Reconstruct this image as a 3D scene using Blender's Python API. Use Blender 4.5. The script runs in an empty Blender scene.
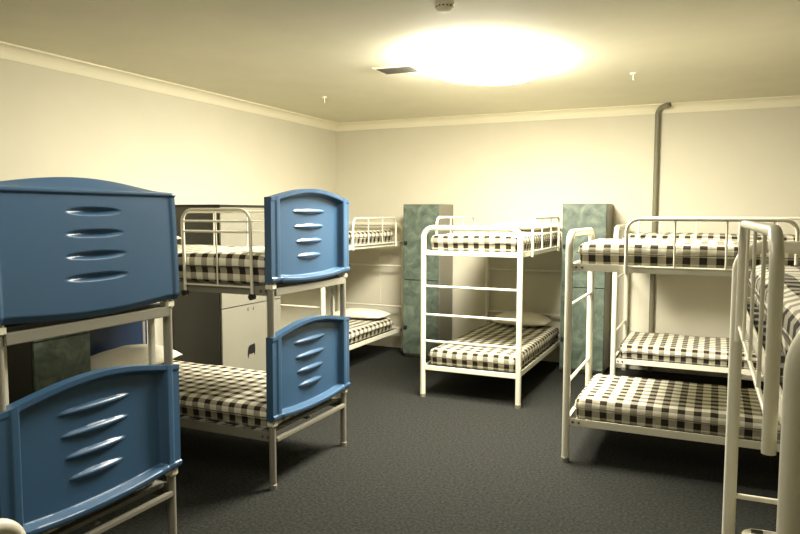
import bpy, bmesh, math, random
from mathutils import Vector, Matrix, noise
random.seed(7)
SC = bpy.context.scene
COL = SC.collection
PI = math.pi

# ------------------------------------------------------------------ materials
def srgb(r, g, b):
    f = lambda c: (c/255/12.92) if c/255 <= .04045 else ((c/255+.055)/1.055)**2.4
    return (f(r), f(g), f(b), 1)

def new_mat(name):
    m = bpy.data.materials.new(name); m.use_nodes = True
    nt = m.node_tree
    return m, nt, nt.nodes['Principled BSDF']

def plain(name, col, rough=.5, spec=.5, metal=0., bump=0., bscale=60., mottle=0.):
    m, nt, b = new_mat(name)
    b.inputs['Base Color'].default_value = col
    b.inputs['Roughness'].default_value = rough
    b.inputs['Specular IOR Level'].default_value = spec
    b.inputs['Metallic'].default_value = metal
    tc = nt.nodes.new('ShaderNodeTexCoord')
    if mottle:
        n = nt.nodes.new('ShaderNodeTexNoise'); n.inputs['Scale'].default_value = 3; n.inputs['Detail'].default_value = 5
        nt.links.new(tc.outputs['Object'], n.inputs['Vector'])
        r = nt.nodes.new('ShaderNodeValToRGB')
        r.color_ramp.elements[0].position = .3; r.color_ramp.elements[1].position = .7
        r.color_ramp.elements[0].color = tuple(c*(1-mottle) for c in col[:3])+(1,)
        r.color_ramp.elements[1].color = col
        nt.links.new(n.outputs['Fac'], r.inputs['Fac']); nt.links.new(r.outputs['Color'], b.inputs['Base Color'])
    if bump:
        n2 = nt.nodes.new('ShaderNodeTexNoise'); n2.inputs['Scale'].default_value = bscale; n2.inputs['Detail'].default_value = 4
        nt.links.new(tc.outputs['Object'], n2.inputs['Vector'])
        bp = nt.nodes.new('ShaderNodeBump'); bp.inputs['Strength'].default_value = bump; bp.inputs['Distance'].default_value = .01
        nt.links.new(n2.outputs['Fac'], bp.inputs['Height']); nt.links.new(bp.outputs['Normal'], b.inputs['Normal'])
    return m

M_wall = plain('cream_wall_paint', (.65, .615, .48, 1), .75, .2, bump=.06, bscale=90, mottle=.03)
M_ceil = plain('ceiling_paint', (.76, .725, .57, 1), .8, .2, bump=.04, bscale=70, mottle=.05)
M_cornice = plain('cornice_paint', (.84, .79, .60, 1), .6, .3, mottle=.02)
M_conduit = plain('grey_green_conduit_paint', (.20, .19, .125, 1), .5, .3, mottle=.08)
M_white = plain('cream_enamel', (.74, .71, .56, 1), .28, .5, mottle=.04)
M_greyrail = plain('grey_enamel_rail', (.215, .205, .16, 1), .35, .5, mottle=.06)
M_bolt = plain('bolt_steel', (.12, .115, .10, 1), .4, .5, .6)
M_blackplastic = plain('black_plastic', (.012, .012, .012, 1), .4, .4)
M_blue = plain('blue_moulded_plastic', (.034, .085, .158, 1), .33, .5, bump=.05, bscale=160, mottle=.06)
M_blue_shaded = plain('shaded_blue_plastic', (.012, .026, .060, 1), .4, .5, mottle=.06)  # blue plastic of the head ends, upper bunk's shade painted into the colour
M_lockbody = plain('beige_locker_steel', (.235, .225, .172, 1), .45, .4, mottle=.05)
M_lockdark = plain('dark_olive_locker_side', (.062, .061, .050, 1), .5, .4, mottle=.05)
M_trimblack = plain('black_locker_trim', (.02, .018, .014, 1), .5, .3)
M_piping = plain('brown_piping', (.13, .11, .08, 1), .9, .1, mottle=.1)
M_linen = plain('white_cotton', (.80, .76, .62, 1), .9, .1, bump=.25, bscale=25)
M_slat = plain('grey_slat', (.16, .155, .13, 1), .6, .3)
M_brass = plain('chromed_brass', (.65, .6, .45, 1), .25, .5, .7)

def green_mat():
    m, nt, b = new_mat('green_marbled_laminate')
    tc = nt.nodes.new('ShaderNodeTexCoord')
    n = nt.nodes.new('ShaderNodeTexNoise'); n.inputs['Scale'].default_value = 7; n.inputs['Detail'].default_value = 7; n.inputs['Distortion'].default_value = 1.6
    nt.links.new(tc.outputs['Object'], n.inputs['Vector'])
    r = nt.nodes.new('ShaderNodeValToRGB'); e = r.color_ramp.elements
    e[0].position = .32; e[0].color = (.052, .074, .055, 1); e[1].position = .72; e[1].color = (.165, .195, .145, 1)
    k = e.new(.52); k.color = (.092, .122, .091, 1)
    nt.links.new(n.outputs['Fac'], r.inputs['Fac']); nt.links.new(r.outputs['Color'], b.inputs['Base Color'])
    b.inputs['Roughness'].default_value = .45
    return m
M_green = green_mat()

def carpet_mat():
    m, nt, b = new_mat('dark_grey_carpet')
    tc = nt.nodes.new('ShaderNodeTexCoord')
    n = nt.nodes.new('ShaderNodeTexNoise'); n.inputs['Scale'].default_value = 55; n.inputs['Detail'].default_value = 6; n.inputs['Roughness'].default_value = .75
    nt.links.new(tc.outputs['Object'], n.inputs['Vector'])
    r = nt.nodes.new('ShaderNodeValToRGB'); e = r.color_ramp.elements
    e[0].position = .36; e[0].color = (.0080, .0084, .0072, 1); e[1].position = .66; e[1].color = (.035, .036, .030, 1)
    nt.links.new(n.outputs['Fac'], r.inputs['Fac']); nt.links.new(r.outputs['Color'], b.inputs['Base Color'])
    b.inputs['Roughness'].default_value = .95; b.inputs['Specular IOR Level'].default_value = .1
    bp = nt.nodes.new('ShaderNodeBump'); bp.inputs['Strength'].default_value = .6; bp.inputs['Distance'].default_value = .01
    nt.links.new(n.outputs['Fac'], bp.inputs['Height']); nt.links.new(bp.outputs['Normal'], b.inputs['Normal'])
    return m
M_carpet = carpet_mat()

def gingham_mat():
    m, nt, b = new_mat('brown_cream_gingham')
    N, L = nt.nodes, nt.links
    uv = N.new('ShaderNodeUVMap'); uv.uv_map = 'UVMap'
    sep = N.new('ShaderNodeSeparateXYZ'); L.new(uv.outputs['UV'], sep.inputs[0])
    def stripe(out):
        a = N.new('ShaderNodeMath'); a.operation = 'MULTIPLY'; a.inputs[1].default_value = 1/.097; L.new(out, a.inputs[0])
        f = N.new('ShaderNodeMath'); f.operation = 'FRACT'; L.new(a.outputs[0], f.inputs[0])
        g = N.new('ShaderNodeMath'); g.operation = 'LESS_THAN'; g.inputs[1].default_value = .47; L.new(f.outputs[0], g.inputs[0])
        return g.outputs[0]
    s1, s2 = stripe(sep.outputs[0]), stripe(sep.outputs[1])
    ad = N.new('ShaderNodeMath'); ad.operation = 'ADD'; L.new(s1, ad.inputs[0]); L.new(s2, ad.inputs[1])
    dv = N.new('ShaderNodeMath'); dv.operation = 'MULTIPLY'; dv.inputs[1].default_value = .5; L.new(ad.outputs[0], dv.inputs[0])
    r = N.new('ShaderNodeValToRGB'); r.color_ramp.interpolation = 'CONSTANT'; e = r.color_ramp.elements
    e[0].position = 0; e[0].color = (.80, .77, .62, 1); e[1].position = .75; e[1].color = (.034, .028, .021, 1)
    k = e.new(.25); k.color = (.36, .33, .24, 1)
    L.new(dv.outputs[0], r.inputs['Fac']); L.new(r.outputs['Color'], b.inputs['Base Color'])
    b.inputs['Roughness'].default_value = .9; b.inputs['Specular IOR Level'].default_value = .1
    tc = N.new('ShaderNodeTexCoord'); n = N.new('ShaderNodeTexNoise'); n.inputs['Scale'].default_value = 9; n.inputs['Detail'].default_value = 3
    L.new(tc.outputs['Object'], n.inputs['Vector'])
    bp = N.new('ShaderNodeBump'); bp.inputs['Strength'].default_value = .5; bp.inputs['Distance'].default_value = .02
    L.new(n.outputs['Fac'], bp.inputs['Height']); L.new(bp.outputs['Normal'], b.inputs['Normal'])
    return m
M_gingham = gingham_mat()

def emit_mat(name, col, s):
    m, nt, b = new_mat(name)
    b.inputs['Base Color'].default_value = (.9, .88, .8, 1)
    b.inputs['Emission Color'].default_value = col
    b.inputs['Emission Strength'].default_value = s
    return m
M_lamp = emit_mat('lit_diffuser', (1, .94, .81, 1), 116)
M_lamp_dim = emit_mat('dim_lit_diffuser', (1, .94, .81, 1), 9)

# ------------------------------------------------------------------ mesh helpers
def link(name, bm, mat, parent=None, smooth=True, angle=40):
    me = bpy.data.meshes.new(name); bm.normal_update(); bm.to_mesh(me); bm.free()
    o = bpy.data.objects.new(name, me); COL.objects.link(o)
    me.materials.append(mat)
    if smooth:
        me.polygons.foreach_set('use_smooth', [True]*len(me.polygons))
        me.set_sharp_from_angle(angle=math.radians(angle))
    if parent: o.parent = parent
    return o

def empty(name, loc, rz, label, cat, group=None):
    o = bpy.data.objects.new(name, None); COL.objects.link(o)
    o.empty_display_size = .1
    o.location = loc; o.rotation_euler = (0, 0, rz)
    tag(o, label, cat, group); return o

def tag(o, label, cat, group=None):
    o['label'] = label; o['category'] = cat
    if group: o['group'] = group

def struct(o):
    o['kind'] = 'structure'; return o

def box(bm, x0, x1, y0, y1, z0, z1, bev=0.):
    r = bmesh.ops.create_cube(bm, size=1)
    vs = r['verts']
    for v in vs:
        v.co = Vector((x0+(v.co.x+.5)*(x1-x0), y0+(v.co.y+.5)*(y1-y0), z0+(v.co.z+.5)*(z1-z0)))
    if bev:
        es = list({e for v in vs for e in v.link_edges})
        bmesh.ops.bevel(bm, geom=es, offset=bev, segments=2, affect='EDGES')
    return bm

def fillet(pts, r, n=7):
    pts = [Vector(p) for p in pts]
    out = [pts[0]]
    for i in range(1, len(pts)-1):
        a, b, c = pts[i-1], pts[i], pts[i+1]
        d1, d2 = (a-b).normalized(), (c-b).normalized()
        ang = d1.angle(d2)
        if abs(ang-PI) < .02: out.append(b); continue
        t = min(r/math.tan(ang/2), (a-b).length*.49, (c-b).length*.49)
        rr = t*math.tan(ang/2)
        cen = b+(d1+d2).normalized()*(rr/math.sin(ang/2))
        p1, p2 = b+d1*t, b+d2*t
        v1, v2 = p1-cen, p2-cen
        full = v1.angle(v2); ax = v1.cross(v2).normalized()
        for k in range(n+1):
            out.append(cen+Matrix.Rotation(full*k/n, 3, ax) @ v1)
    out.append(pts[-1])
    return out

def tube(bm, pts, r, n=12, caps=True):
    pts = [Vector(p) for p in pts]
    rings = []; nrm = None
    for i, p in enumerate(pts):
        if i == 0: t = pts[1]-p
        elif i == len(pts)-1: t = p-pts[-2]
        else: t = (pts[i+1]-p).normalized()+(p-pts[i-1]).normalized()
        t.normalize()
        if nrm is None:
            nrm = t.orthogonal().normalized()
        else:
            nrm = (nrm-t*nrm.dot(t)).normalized()
        bi = t.cross(nrm)
        rad = r[i] if isinstance(r, (list, tuple)) else r
        rings.append([bm.verts.new(p+(nrm*math.cos(2*PI*k/n)+bi*math.sin(2*PI*k/n))*rad) for k in range(n)])
    for a, b in zip(rings, rings[1:]):
        for k in range(n):
            bm.faces.new((a[k], a[(k+1) % n], b[(k+1) % n], b[k]))
    if caps:
        bm.faces.new(rings[0][::-1]); bm.faces.new(rings[-1])
    return bm

def lathe(bm, prof, cx=0, cy=0, n=24):
    rings = []
    for r, z in prof:
        rings.append([bm.verts.new((cx+r*math.cos(2*PI*k/n), cy+r*math.sin(2*PI*k/n), z)) for k in range(n)])
    for a, b in zip(rings, rings[1:]):
        for k in range(n): bm.faces.new((a[k], a[(k+1) % n], b[(k+1) % n], b[k]))
    bm.faces.new(rings[0][::-1]); bm.faces.new(rings[-1])
    return bm

def B(): return bmesh.new()

# ------------------------------------------------------------------ room shell
XL, XR, YB, YF, ZC = -4.50, 3.3, 7.83, -1.6, 2.84
T = .12
struct(link('floor', box(B(), XL-T, XR+T, YF-T, YB+T, -.1, 0), M_carpet, smooth=False))
struct(link('ceiling', box(B(), XL-T, XR+T, YF-T, YB+T, ZC, ZC+.1), M_ceil, smooth=False))
struct(link('wall_left', box(B(), XL-T, XL, YF-T, YB+T, 0, ZC), M_wall, smooth=False))
struct(link('wall_right', box(B(), XR, XR+T, YF-T, YB+T, 0, ZC), M_wall, smooth=False))
struct(link('wall_back', box(B(), XL, XR, YB, YB+T, 0, ZC), M_wall, smooth=False))
struct(link('wall_front', box(B(), XL, XR, YF-T, YF, 0, ZC), M_wall, smooth=False))

def cornice(name, a, b, inward):
    a, b, inw = Vector(a), Vector(b), Vector(inward)
    prof = [(0, -.095), (.008, -.095), (.010, -.086)]
    for k in range(7):
        t = k/6*PI/2
        prof.append((.012+.06*(1-math.cos(t)), -.080+.066*math.sin(t)))
    prof += [(.082, -.012), (.084, 0), (0, 0)]
    bm = B(); L1 = []; L2 = []
    for d, z in prof:
        L1.append(bm.verts.new(a+inw*d+Vector((0, 0, ZC+z)))); L2.append(bm.verts.new(b+inw*d+Vector((0, 0, ZC+z))))
    n = len(prof)
    for k in range(n): bm.faces.new((L1[k], L1[(k+1) % n], L2[(k+1) % n], L2[k]))
    bm.faces.new(L1[::-1]); bm.faces.new(L2)
    bmesh.ops.recalc_face_normals(bm, faces=bm.faces)
    return struct(link(name, bm, M_cornice))
cornice('trim_1', (XL, YF, 0), (XL, YB, 0), (1, 0, 0))
cornice('trim_2', (XL, YB, 0), (XR, YB, 0), (0, -1, 0))
cornice('trim_3', (XR, YF, 0), (XR, YB, 0), (-1, 0, 0))
cornice('trim_4', (XL, YF, 0), (XR, YF, 0), (0, 1, 0))
struct(link('trim_5', box(B(), -3.872, -3.860, YB-.003, YB, 0, ZC-.095), M_wall, smooth=False))   # joint strip on the back wall

# conduit running down the back wall, its head bent over under the ceiling
bm = B()
px = -.600
tube(bm, fillet([(px, YB-.028, 0), (px, YB-.028, ZC-.04), (px+.12, YB-.115, ZC-.022)], .08), .027, 14)
o = link('conduit_pipe', bm, M_conduit)
tag(o, 'grey-green vertical conduit pipe on back wall, bent over below ceiling', 'pipe')

# ------------------------------------------------------------------ ceiling fittings
LX, LY = .52, .76
def plan(rr, k, n=56, e=1.9):
    a = 2*PI*k/n; c, q = math.cos(a), math.sin(a)
    m = (abs(c)**e+abs(q)**e)**(-1/e)
    return rr*m*c, rr*m*q
def ceiling_light(y, label, lamp):
    cl = empty('ceiling_light', (-1.64, y, ZC), 0, label, 'ceiling light')
    bm = B()
    rings = []
    for rr, z in ((.97, 0), (.97, -.012), (.96, -.014), (.90, -.014)):
        rings.append([bm.verts.new((plan(rr, k)[0]*LX, plan(rr, k)[1]*LY, z)) for k in range(56)])
    for p, q in zip(rings, rings[1:]):
        for k in range(56): bm.faces.new((p[k], p[(k+1) % 56], q[(k+1) % 56], q[k]))
    bm.faces.new(rings[0]); bm.faces.new(rings[-1])
    bmesh.ops.recalc_face_normals(bm, faces=bm.faces)
    link('housing', bm, M_cornice, cl)
    bm = B()
    rings = []
    for j in range(17):
        t = j/16; rr = math.sin((1-t)*PI/2)**.8 if t < 1 else .01
        z = -.008-.105*(1-min(rr, 1)**3)**.55
        rings.append([bm.verts.new((plan(rr, k)[0]*LX, plan(rr, k)[1]*LY, z)) for k in range(56)])
    for p, q in zip(rings, rings[1:]):
        for k in range(56): bm.faces.new((p[k], p[(k+1) % 56], q[(k+1) % 56], q[k]))
    bm.faces.new(rings[-1])
    bmesh.ops.recalc_face_normals(bm, faces=bm.faces)
    link('diffuser', bm, lamp, cl)

ceiling_light(5.06, 'lit ceiling light glowing warm white over the aisle', M_lamp)
ceiling_light(1.70, 'dimmer ceiling light over the near end of the aisle, beyond the top edge', M_lamp_dim)

v = empty('ceiling_vent', (-2.345, 5.08, ZC), 0, 'small louvred air vent in ceiling left of the light', 'vent')
bm = B()
for x0, x1, y0, y1 in ((-.17, .17, -.13, -.105), (-.17, .17, .105, .13), (-.17, -.145, -.105, .105), (.145, .17, -.105, .105)):
    box(bm, x0, x1, y0, y1, -.014, 0, .002)
link('frame', bm, M_cornice, v)
link('backing', box(B(), -.15, .15, -.11, .11, -.003, 0), M_slat, v, False)
for k in range(6):
    bm = B(); box(bm, -.145, .145, -.016, .016, -.0012, .0012)
    s = link('louvre', bm, M_greyrail, v, False)
    s.location = (0, -.088+k*.035, -.011); s.rotation_euler = (math.radians(32), 0, 0)

sd = empty('smoke_detector', (-1.392, 3.615, ZC), 0, 'white round smoke detector on ceiling at the top edge', 'smoke detector')
bm = B(); lathe(bm, [(.055, 0), (.055, -.012), (.048, -.020), (.048, -.030), (.036, -.046), (.014, -.050), (.002, -.050)][::-1], n=28)
link('body', bm, M_cornice, sd)
bm = B()
for k in range(14):
    a = 2*PI*k/14
    r = bmesh.ops.create_cube(bm, size=1)
    bmesh.ops.transform(bm, verts=r['verts'], matrix=Matrix.Rotation(a, 4, 'Z') @ Matrix.Translation((.0480, 0, -.025)) @ Matrix.Diagonal((.004, .010, .007, 1)))
link('grille', bm, M_trimblack, sd, False)

for x, y, lab in ((-.655, 6.008, 'small sprinkler head on ceiling to the right of the light'), (-3.577, 5.994, 'small sprinkler head on ceiling near the left wall')):
    s = empty('sprinkler', (x, y, ZC), 0, lab, 'sprinkler', 'ceiling sprinklers')
    link('escutcheon', lathe(B(), [(.008, -.016), (.024, -.012), (.032, 0)], n=18), M_cornice, s)
    bm = B(); tube(bm, [(0, 0, -.012), (0, 0, -.052)], .0085, 10)
    link('stem', bm, M_brass, s)
    link('deflector', lathe(B(), [(.015, -.056), (.015, -.052)], n=16), M_brass, s)

# ------------------------------------------------------------------ mattresses and pillows
def mattress_bm(L, W, H, seed, r=.045):
    bm = B()
    nx, ny, nz = int(L/.045), int(W/.045), 5
    def grid(f, a, b):
        g = [[bm.verts.new(f(i/a, j/b)) for j in range(b+1)] for i in range(a+1)]
        for i in range(a):
            for j in range(b): bm.faces.new((g[i][j], g[i+1][j], g[i+1][j+1], g[i][j+1]))
    grid(lambda u, v: (u*L, v*W, H), nx, ny)
    grid(lambda u, v: (u*L, (1-v)*W, 0), nx, ny)
    grid(lambda u, v: (u*L, 0, v*H), nx, nz); grid(lambda u, v: ((1-u)*L, W, v*H), nx, nz)
    grid(lambda u, v: (0, (1-u)*W, v*H), ny, nz); grid(lambda u, v: (L, u*W, v*H), ny, nz)
    bmesh.ops.remove_doubles(bm, verts=bm.verts, dist=1e-4)
    bm.normal_update()
    uvl = bm.loops.layers.uv.new('UVMap')
    for f in bm.faces:
        nn = f.normal
        for lp in f.loops:
            c = lp.vert.co
            if abs(nn.z) > .5: uv = (c.x, c.y)
            elif abs(nn.y) > .5: uv = (c.x, (0-(H-c.z)) if nn.y < 0 else (W+H-c.z))
            else: uv = ((0-(H-c.z)) if nn.x < 0 else (L+H-c.z), c.y)
            lp[uvl].uv = (uv[0]+.022, uv[1]+.031)
    so = Vector((seed*13.7, seed*5.1, 0))
    for v in bm.verts:
        c = v.co.copy()
        q = Vector((min(max(c.x, r), L-r), min(max(c.y, r), W-r), min(max(c.z, r*.6), H-r)))
        d = c-q
        if d.length > 1e-6: c = q+d.normalized()*r*(1 if c.z > H*.5 else .75)
        top = max(0, (c.z/H))
        n1 = noise.noise(c*4.0+so); n2 = noise.noise(c*11+so)
        c.z += top*(.007*n1+.0035*n2)
        out = Vector(((c.x-L/2)/L, (c.y-W/2)/W, 0))
        e = max(abs(out.x), abs(out.y))*2
        if e > .9:
            c += out.normalized()*(.006*noise.noise(c*9+so)+.004*math.sin(PI*min(1, c.z/H)))
        c.z = max(c.z, 0)
        v.co = c
    bmesh.ops.recalc_face_normals(bm, faces=bm.faces)
    return bm

MG = {}
def mattress(root_loc, rz, off, L, W, H, seed, label, group='checked mattresses on the bunks'):
    o = link('mattress', mattress_bm(L, W, H, seed), M_gingham, angle=70)
    p = Matrix.Translation(root_loc) @ Matrix.Rotation(rz, 4, 'Z') @ Vector(off)
    o.location = p; o.rotation_euler = (0, 0, rz)
    tag(o, label, 'mattress', group)
    # piped seam round the edge
    zz = H*.55
    e = .008
    pts = []
    per = [(-e+.03, -e), (L+e-.03, -e), (L+e, .03), (L+e, W+e-.03), (L+e-.03, W+e), (-e+.03, W+e), (-e, W+e-.03), (-e, .03)]
    for i in range(len(per)):
        a, b = Vector((*per[i], zz)), Vector((*per[(i+1) % len(per)], zz))
        k = max(1, int((b-a).length/.09))
        for t in range(k):
            q = a.lerp(b, t/k); q.z += .012*noise.noise(q*3+Vector((seed, 0, 0)))
            pts.append(q)
    pts.append(pts[0].copy())
    bm = B(); tube(bm, pts, .0035, 6, False)
    link('piping', bm, M_piping, o)
    return o

def pillow(loc, rz, label, sx=.62, sy=.40, sz=.13, seed=1, tilt=0):
    bm = B(); n = 26
    def pos(u, v, s):
        a, b = abs(u), abs(v)
        ex = 1-.07*b*b*(1-.2*a); ey = 1-.09*a*a*(1-.2*b)
        h = ((1-a**2.6)*(1-b**2.6))
        h = max(h, 0)**.55
        z = sz*.5*h*s
        q = Vector((u*sx/2*ex, v*sy/2*ey, z))
        q.z += .008*h*noise.noise(Vector((u*2.5, v*2, seed*3+s)))
        if s < 0: q.z = max(q.z*.55, -sz*.25)
        return q
    for s in (1, -1):
        g = [[bm.verts.new(pos(2*i/n-1, 2*j/n-1, s)) for j in range(n+1)] for i in range(n+1)]
        for i in range(n):
            for j in range(n):
                f = (g[i][j], g[i+1][j], g[i+1][j+1], g[i][j+1])
                bm.faces.new(f if s > 0 else f[::-1])
    bmesh.ops.remove_doubles(bm, verts=bm.verts, dist=5e-4)
    o = link('pillow', bm, M_linen, angle=80)
    o.location = (loc[0], loc[1], loc[2]+sz*.27+.012)
    o.rotation_euler = (0, 0, rz)
    tag(o, label, 'pillow', 'pillows on the bunks')
    return o

# ------------------------------------------------------------------ shared bed pieces
def add_base(root, L, W, z):
    bm = B()
    k = 13
    for i in range(k):
        x = .07+(L-.14)*i/(k-1)
        box(bm, x-.03, x+.03, .0, W, z-.012, z)
    box(bm, .03, L-.03, .03, .06, z-.022, z-.012); box(bm, .03, L-.03, W-.06, W-.03, z-.022, z-.012)
    box(bm, .03, L-.03, W/2-.015, W/2+.015, z-.022, z-.012)
    link('slatted_base', bm, M_slat, root, False)

def add_rail(root, L, y, z, side, mat, h=.05, inset=.02):
    bm = B()
    y0, y1 = (y-.004, y+.004)
    box(bm, inset, L-inset, y0, y1, z-h/2, z+h/2, .002)
    yi = y-side*.035
    box(bm, inset, L-inset, min(y, yi), max(y, yi), z-h/2, z-h/2+.006, .001)
    r = link('side_rail', bm, mat, root, True, 30)
    for x in (.045, .085, L-.085, L-.045):
        bm = B(); tube(bm, [(x, y+side*.003, z), (x, y+side*.011, z)], .008, 8)
        link('bolt', bm, M_bolt, r)
    return r

def add_guard(root, x0, x1, y, zt, zb, bars, mat, r=.0115, hrails=(), br=.006, lean=0., knob=False):
    pts = fillet([(x0, y, zb), (x0, y+lean, zt), (x1, y+lean, zt), (x1, y, zb)], .075)
    bm = B(); tube(bm, pts, r, 12)
    g = link('guard_rail', bm, mat, root)
    zlow = zb+.045
    bm = B(); tube(bm, [(x0, y, zlow), (x1, y, zlow)], br*1.2, 10)
    link('lower_bar', bm, mat, g)
    for z in hrails:
        f = (z-zb)/(zt-zb)
        bm = B(); tube(bm, [(x0, y+lean*f, z), (x1, y+lean*f, z)], br*1.25, 10)
        link('mid_bar', bm, mat, g)
    for x in bars:
        bm = B(); tube(bm, [(x, y, zlow), (x, y+lean, zt)], br, 8)
        link('baluster', bm, mat, g)
    if knob:
        for x in (x0, x1):
            bm = B(); tube(bm, [(x, y-.016, zb-.012), (x, y+.016, zb-.012)], .019, 12)
            link('knob', bm, M_blackplastic, g)
    return g

ZL, ZU = .277, 1.335       # rail heights
def metal_bunk(loc, rz, label, L=1.95, W=.90, rungs=(.525, .77, 1.03), head_rungs=(.55, 1.05), guards=(), zt=1.562):
    root = empty('bunk_bed', loc, rz, label, 'bunk bed', 'cream tubular steel bunk beds')
    for x, rs in ((0, rungs), (L, head_rungs)):
        bm = B(); tube(bm, fillet([(x, 0, .012), (x, 0, zt), (x, W, zt), (x, W, .012)], .095, 9), .025, 16)
        link('end_frame', bm, M_white, root)
        for z in rs:
            bm = B(); tube(bm, [(x, .015, z), (x, W-.015, z)], .0115, 10)
            link('rung', bm, M_white, root)
        for z in (ZL, ZU):
            bm = B(); box(bm, x-.012, x+.012, .02, W-.02, z-.021, z+.021, .004)
            link('cross_bar', bm, M_white, root)
        for y in (0, W):
            link('foot_cap', lathe(B(), [(.027, 0), (.028, .03), (.025, .032)], x, y, 14), M_greyrail, root)
    for z in (ZL, ZU):
        for y, s in ((.008, -1), (W-.008, 1)): add_rail(root, L, y, z, s, M_white)
        add_base_at(root, L, W, z)
    for g in guards: add_guard(root, *g)
    return root

def add_base_at(root, L, W, z):
    bm = B(); k = 13
    for i in range(k):
        x = .08+(L-.16)*i/(k-1)
        box(bm, x-.03, x+.03, .014, W-.014, z-.010, z+.008)
    box(bm, .03, L-.03, W/2-.015, W/2+.015, z-.02, z-.010)
    link('slatted_base', bm, M_slat, root, False)

def lower_upper(loc, rz, L, W, seed, lab_low, lab_up, zl=ZL+.010, zu=ZU+.010, H=.155, x0=.045, Lm=None):
    Lm = Lm or L-.09
    mattress(loc, rz, (x0, .035, zl), Lm, W-.07, H, seed, lab_low)
    mattress(loc, rz, (x0, .035, zu), Lm, W-.07, H, seed+1, lab_up)

R90 = PI/2
# bunk in the middle of the back wall
locM = (-1.522, 5.805, 0)
metal_bunk(locM, R90, 'cream steel bunk bed end-on to the back wall, between two green lockers',
           guards=[(.36, 1.5, -.015, 1.655, ZU-.03, (.74, 1.12), M_white), (.36, 1.5, .915, 1.655, ZU-.03, (.74, 1.12), M_white)])
lower_upper(locM, R90, 1.95, .90, 1, 'checked mattress on lower bunk of the bed between two green lockers',
            'checked mattress on upper bunk of the bed between two green lockers')
pillow((-1.94, 7.50, ZL+.165), 0, 'white pillow on lower mattress of the bunk between two green lockers', sz=.19, seed=1)
pillow((-1.94, 7.50, ZU+.165), 0, 'white pillow on upper mattress of the bunk between two green lockers', seed=2)

# bunk in the right foreground row, side-on
locA = (-.889, 4.673, 0)
metal_bunk(locA, 0, 'cream steel bunk bed standing side-on right of the middle aisle, ahead of another', rungs=(.545, 1.07),
           guards=[(.365, 1.325, -.015, 1.657, ZU-.03, (.655, .95, 1.2), M_white)])
lower_upper(locA, 0, 1.95, .90, 11, 'checked mattress on lower bunk of the nearer side-on cream bed',
            'checked mattress on upper bunk of the nearer side-on cream bed, behind its guard rail')
pillow((.80, 5.13, ZU+.165), R90, 'white pillow on upper bunk of the nearer side-on cream bed, at right edge', seed=3)

# bunk behind it, along the back wall
locB = (-.865, 6.845, 0)
metal_bunk(locB, 0, 'cream steel bunk bed along the back wall, behind the nearer side-on one', rungs=(.545, 1.07),
           guards=[(.20, 1.62, -.015, 1.66, ZU-.03, (.39, .70, 1.05, 1.35), M_white)])
lower_upper(locB, 0, 1.95, .90, 21, 'checked mattress on lower bunk along the back wall',
            'checked mattress on upper bunk along the back wall')

# bunk at the right edge, close to the camera
rC = R90+.0145
locC = (.118+.90*math.cos(.0145), 1.10+.90*math.sin(.0145), 0)
metal_bunk(locC, rC, 'cream steel bunk bed nearest the viewer at the right edge', L=2.0, rungs=(.53, 1.03), head_rungs=(.53, 1.03),
           guards=[(.17, 1.28, .924, 1.662, ZU-.04, (.44, .72, 1.0), M_white, .0115, (), .0042)])
lower_upper(locC, rC, 2.0, .90, 31, 'checked mattress on lower bunk at the bottom right corner',
            'checked mattress on upper bunk at the right edge, nearest the viewer')

# bunk in the back left corner
locD = (-3.465, 5.76, 0)
metal_bunk(locD, R90, 'cream steel bunk bed in the back left corner along left wall', L=1.90,
           guards=[(.60, 1.66, -.012, 1.64, ZU-.03, (.95, 1.3), M_white)])
lower_upper(locD, R90, 1.90, .90, 41, 'checked mattress on lower bunk in the back left corner',
            'checked mattress on upper bunk in the back left corner', Lm=1.66)
pillow((-3.83, 7.24, ZL+.165), .05, 'white pillow on lower bunk in the back left corner', sx=.66, seed=5)

# low bed frame whose rounded corner just enters the picture at the bottom left
lb = empty('bed_frame', (-1.80, .407, 0), 0, 'rounded corner of a cream tubular bed frame at the bottom left corner', 'bed frame')
for x in (0, -1.9):
    bm = B(); tube(bm, fillet([(x, 0, .01), (x, 0, .815), (x, .885, .815), (x, .885, .01)], .085, 9), .024, 16); link('end_frame', bm, M_white, lb)
    for z in (.33, .56):
        bm = B(); tube(bm, [(x, .015, z), (x, .87, z)], .0115, 10); link('rung', bm, M_white, lb)
for y, sgn in ((.008, -1), (.877, 1)):
    rl = add_rail(lb, 1.9, y, .30, sgn, M_white); rl.location.x = -1.9
bm = B()
for i in range(13):
    x = -1.82+1.74*i/12
    box(bm, x-.03, x+.03, .014, .87, .29, .308)
box(bm, -1.87, -.03, .43, .45, .28, .29)
link('slatted_base', bm, M_slat, lb, False)

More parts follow.
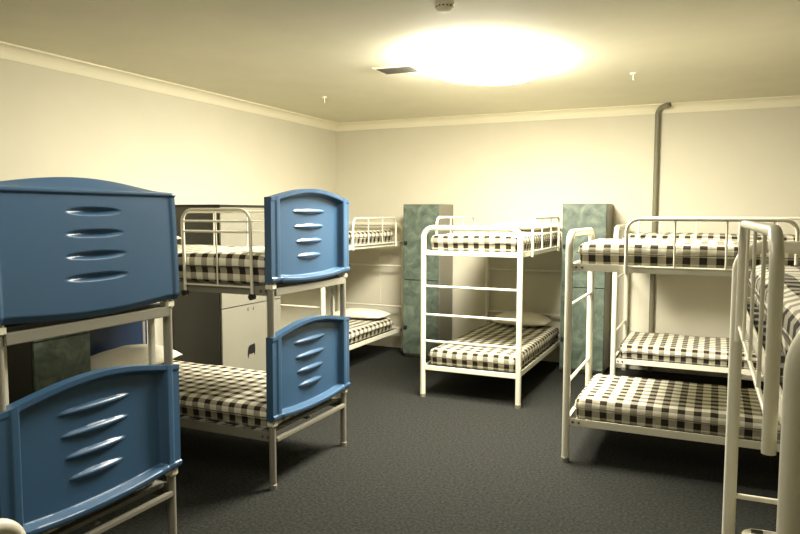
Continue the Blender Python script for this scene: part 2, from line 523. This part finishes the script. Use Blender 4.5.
# ------------------------------------------------------------------ blue bunks
PW = .950
def panel_bm(kind='bulge'):
    """moulded end panel: local y across, z up (0 = bottom edge), front faces +x"""
    bm = B()
    ny, nz = 160, 140
    hc, arch = .515, (.062 if kind == 'bulge' else .048)
    slots = [(.430, .192), (.333, .180), (.238, .162), (.143, .145)]
    if kind != 'bulge': slots = [(.425, .150), (.332, .158), (.240, .168), (.148, .172)]
    def sm(a, b, t):
        t = min(max((t-a)/(b-a), 0), 1); return t*t*(3-2*t)
    g = []
    for i in range(ny+1):
        row = []
        y = (i/ny-.5)*PW
        ay = abs(y)
        A = arch*max(0, math.cos(min(1, ay/(.465))*PI/2))**1.15
        sag = -.022*max(0, math.cos(min(1, ay/.40)*PI/2))**1.0
        top = hc+A
        for j in range(nz+1):
            t = j/nz
            z = sag+(top-sag)*t
            if kind != 'bulge':
                z = sag+(hc-sag)*min(t/.9, 1)+max(0, t-.9)/.1*(.006+A)
            if kind == 'bulge':
                x = 0
                side = sm(PW/2-.105, PW/2-.085, ay)
                x = max(x, .042*side-.006*sm(PW/2-.05, PW/2-.044, ay))
                upper = sm(top-.05, top-.022, z); x = max(x, .040*upper)
                low = 1-sm(sag+.030, sag+.046, z)
                inset = 1-sm(PW/2-.095, PW/2-.085, ay)
                x = max(x, .052*low*max(inset, .88))
                low2 = 1-sm(sag, sag+.014, z); x -= .012*low2
            else:
                x = .046-.02*min(1, max(0, z)/hc)**1.5
                x -= .085*max(0, t-.9)/.1
                x += .010*(sm(hc-.022, hc-.014, z) if t <= .901 else 0)
                x += .006*sm(PW/2-.034, PW/2-.026, ay)*(1-sm(hc-.02, hc, z))
                x -= .015*(1-sm(sag, sag+.03, z))
            for zc, hw in slots:
                e = (y/hw)**2+((z-zc)/.0175)**2
                if e < 1:
                    h = (1-e)**.5
                    x += .020*(1-e)**.75 if kind == 'bulge' else -.023*(1-e)**1.4
            row.append(bm.verts.new((x, y, z)))
        g.append(row)
    for i in range(ny):
        for j in range(nz): bm.faces.new((g[i][j], g[i+1][j], g[i+1][j+1], g[i][j+1]))
    # back shell
    back = []
    def bv(v): return bm.verts.new((v.co.x-.03 if kind != "bulge" else -.012, v.co.y, v.co.z))
    ring = [g[i][0] for i in range(ny+1)]+[g[ny][j] for j in range(1, nz+1)]+[g[i][nz] for i in range(ny-1, -1, -1)]+[g[0][j] for j in range(nz-1, 0, -1)]
    rb = [bv(v) for v in ring]
    m = len(ring)
    for k in range(m): bm.faces.new((ring[(k+1) % m], ring[k], rb[k], rb[(k+1) % m]))
    # cap the back with a strip grid (columns)
    low = rb[:ny+1]; upr = rb[ny+nz:ny+nz+ny+1][::-1]
    right = rb[ny:ny+nz+1]; left = [rb[0]]+rb[-1:-nz:-1]+[rb[2*ny+nz]]
    for i in range(ny):
        a, b, c, d = low[i], low[i+1], upr[i+1], upr[i]
        if i == 0: vs = [b, a]+left[1:-1]+[d, c]
        elif i == ny-1: vs = [a, d, c]+right[1:-1][::-1]+[b]
        else: vs = [b, a, d, c]
        bm.faces.new(vs)
    bmesh.ops.recalc_face_normals(bm, faces=bm.faces)
    return bm

pb = panel_bm('bulge'); ME_P = bpy.data.meshes.new('end_panel'); pb.to_mesh(ME_P)
ME_SHADED = bpy.data.meshes.new('end_panel_shaded'); pb.to_mesh(ME_SHADED); pb.free()
pb = panel_bm('recess'); ME_R = bpy.data.meshes.new('end_panel_plain'); pb.to_mesh(ME_R); pb.free()
for me in (ME_P, ME_R, ME_SHADED):
    me.materials.append(M_blue_shaded if me == ME_SHADED else M_blue)
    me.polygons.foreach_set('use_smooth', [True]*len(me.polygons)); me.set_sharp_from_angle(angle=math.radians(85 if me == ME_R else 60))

BL, BH = 1.95, .44          # bed length, half leg spacing
BZL, BZU = .315, 1.215
def blue_bunk(yc, label, plain_top=False, guards=()):
    # local x runs from the foot (0) towards the head (-BL); y across
    root = empty('bunk_bed', (-2.41, yc, 0), 0, label, 'bunk bed', 'blue panelled bunk beds')
    for x, fl in ((0, 1), (-BL, -1)):
        for y in (-BH, BH):
            bm = B(); xp = x-fl*.014; tube(bm, [(xp, y, .012), (xp, y, 1.70)], .0215, 14)
            link('post', bm, M_greyrail2, root)
            link('foot_cap', lathe(B(), [(.024, 0), (.025, .028), (.022, .03)], xp, y, 14), M_greyrail, root)
            s = 1 if y > 0 else -1
            bm = B(); box(bm, x-fl*.066-.012, x-fl*.066+.012, y-s*.055-.014, y-s*.055+.014, .86, 1.235, .003)
            link('inner_upright', bm, M_white, root)
            for z in (.418, 1.258):
                bm = B(); box(bm, xp-.027, xp+.027, y-.027, y+.027, z-.028, z+.012, .008)
                link('clamp', bm, M_white, root)
        for z, up in ((.43, 0), (1.272, 1)):
            me = ME_R if (up and plain_top and fl > 0) else (ME_P if fl > 0 else ME_SHADED)
            p = bpy.data.objects.new('end_panel', me); COL.objects.link(p); p.parent = root
            p.location = (x+fl*-.018, 0, z); p.rotation_euler = (0, 0, 0 if fl > 0 else PI)
            if fl < 0: p['label'] = 'blue head end panel, shade painted in'
        for z in (BZL-.01, BZU):
            bm = B(); hb = .024 if z > 1 else .013
            box(bm, x-.014, x+.014, -BH+.015, BH-.015, z-hb, z+hb, .004)
            link('cross_bar', bm, M_greyrail, root)
    sub = bpy.data.objects  # rails use +x local frame, mirrored by position
    for z in (BZL, BZU):
        for y, s in ((-BH+.002, -1), (BH-.002, 1)):
            r = add_rail(root, BL, y, z+.006, s, M_greyrail, .058, .02); r.location.x = -BL
        bm = B()
        for i in range(13):
            x = -BL+.08+(BL-.16)*i/12
            box(bm, x-.03, x+.03, -BH+.012, BH-.012, z+.016, z+.036)
        box(bm, -BL+.03, -.03, -.015, .015, z+.004, z+.016)
        link('slatted_base', bm, M_slat, root, False)
    for g in guards: add_guard(root, *g)
    return root

M_greyrail2 = plain('grey_cream_leg_enamel', (.24, .225, .175, 1), .35, .5, mottle=.08)
Y1, Y2 = 2.125, 3.868
blue_bunk(Y1, 'blue panelled bunk bed nearest the viewer on the left', plain_top=True,
          guards=[(-.66, -.14, -BH-.016, 1.71, BZU-.02, (-.40,), M_white, .0115, (1.63,), .006, .0, True)])
blue_bunk(Y2, 'blue panelled bunk bed second from the viewer, foot end towards the aisle',
          guards=[(-.66, -.14, -BH-.016, 1.712, BZU-.02, (-.40,), M_white, .0098, (1.64, 1.575), .0048, -.012, True),
                  (-1.50, -.05, BH+.016, 1.70, BZU-.02, (-1.18, -.86, -.5), M_white, .0105, (1.63, 1.55), .0055)])
for Y, sd_, w in ((Y1, 51, 'nearest the viewer'), (Y2, 61, 'second from the viewer')):
    l0 = (-2.41-BL, Y-BH, 0)
    mattress(l0, 0, (.06, .015, BZL+.037), BL-.115, 2*BH-.03, .15, sd_, 'checked mattress on lower bunk of the blue bed '+w)
    mattress(l0, 0, (.06, .015, BZU+.037), BL-.115, 2*BH-.03, .19, sd_+1, 'checked mattress on upper bunk of the blue bed '+w)
pillow((-4.02, Y2-.02, BZL+.19), R90+.05, 'rumpled cream pillow on lower bunk of second blue bed, behind the nearest blue panel', sx=.74, sy=.46, sz=.20, seed=8)
pillow((-4.05, Y2+.10, BZU+.228), R90, 'white pillow on upper bunk of the second blue bed', sx=.64, sy=.42, sz=.13, seed=9)

# ------------------------------------------------------------------ lockers
def locker(loc, rz, label, w=.45, d=.46, h=1.80, seam=.92, green=True, latch_z=(1.349, .359), side=M_lockbody):
    """local: front faces -y at y=0, width along +x, depth along +y"""
    root = empty('locker', loc, rz, label, 'locker', 'tall two-door lockers')
    bm = B(); box(bm, 0, w, .02, d, .02, h, .003); box(bm, .02, w-.02, .05, d-.02, 0, .02)
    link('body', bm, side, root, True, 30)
    bm = B(); box(bm, .012, w-.012, .012, .02, .055, h-.012); link('door_gap', bm, M_trimblack, root, False)
    for z0, z1, lz in ((seam+.004, h-.004, latch_z[0]), (.05, seam-.004, latch_z[1])):
        bm = B(); box(bm, .004, w-.004, -.006, .012, z0, z1, .002)
        dr = link('door', bm, M_green if green else M_lockbody, root, True, 30)
        if lz:
            bm = B(); box(bm, .014, .056, -.020, -.006, lz-.022, lz+.022, .005)
            bm2 = bm; tube(bm2, [(.035, -.019, lz), (.035, -.026, lz)], .011, 12)
            link('latch', bm2, M_blackplastic, dr)
    return root
locker((-3.322, 7.342, 0), 0, 'tall green marbled locker on the back wall, left of the cream bunk')
locker((-1.482, 7.342, 0), 0, 'tall green marbled locker on the back wall, right of the cream bunk', w=.455)
# front faces +x : rotate +90 (local -y -> +x, local x -> +y)
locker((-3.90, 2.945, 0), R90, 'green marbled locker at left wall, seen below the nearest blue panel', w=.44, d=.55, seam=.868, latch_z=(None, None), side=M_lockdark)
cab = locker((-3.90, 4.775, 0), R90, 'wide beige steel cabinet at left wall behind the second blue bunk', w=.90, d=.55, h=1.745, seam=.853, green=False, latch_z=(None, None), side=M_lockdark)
cab.name = 'cabinet'; cab['category'] = 'cabinet'; del cab['group']
for ch in cab.children:
    if ch.name.startswith('body'): bodyc = ch
bm = B(); box(bm, -.006, .906, -.008, .55, 1.745, 1.765, .002); link('top_trim', bm, M_trimblack, cab)
lowd = [c for c in cab.children if c.name.startswith('door') and 'gap' not in c.name and c.bound_box[0][2] < .3][0]
# torn black lock hole on the lower door, two small latch studs above it
bm = B()
poly = [(.44, .395), (.452, .455), (.475, .470), (.53, .476), (.548, .482), (.556, .45), (.555, .40), (.545, .365), (.535, .392), (.50, .385), (.465, .392), (.448, .345)]
poly = [(x-.085, z) for x, z in poly]
f0 = [bm.verts.new((x, -.0075, z)) for x, z in poly]; f1 = [bm.verts.new((x, -.0055, z)) for x, z in poly]
bm.faces.new(f0); bm.faces.new(f1[::-1])
for k in range(len(poly)): bm.faces.new((f0[k], f1[k], f1[(k+1) % len(poly)], f0[(k+1) % len(poly)]))
bmesh.ops.recalc_face_normals(bm, faces=bm.faces)
link('lock_hole', bm, M_blackplastic, lowd, False)
for x in (.375, .455):
    bm = B(); box(bm, x-.012, x+.012, -.012, -.006, .795, .825, .003); link('door_stud', bm, M_greyrail, lowd)

# ------------------------------------------------------------------ camera
f, yaw, pitch, roll = 689.642, .4294, .0772, .0026
fw = Vector((-math.sin(yaw)*math.cos(pitch), math.cos(yaw)*math.cos(pitch), -math.sin(pitch)))
r = Vector((math.cos(yaw), math.sin(yaw), 0)); u = r.cross(fw)
r2 = r*math.cos(roll)+u*math.sin(roll); u2 = u*math.cos(roll)-r*math.sin(roll)
cam = bpy.data.cameras.new('camera'); co = bpy.data.objects.new('camera', cam); COL.objects.link(co)
mt = Matrix((( r2.x, u2.x, -fw.x, 0), (r2.y, u2.y, -fw.y, 0), (r2.z, u2.z, -fw.z, 1.69), (0, 0, 0, 1)))
co.matrix_world = mt
cam.sensor_width = 36; cam.lens = f/800*36; cam.clip_start = .02
SC.camera = co

# ------------------------------------------------------------------ world and view
w = bpy.data.worlds.new('world'); SC.world = w; w.use_nodes = True
w.node_tree.nodes['Background'].inputs[0].default_value = (.02, .02, .018, 1)
SC.view_settings.view_transform = 'Standard'; SC.view_settings.look = 'None'
SC.view_settings.gamma = 1; SC.view_settings.use_curve_mapping = False
SC.view_settings.exposure = 0
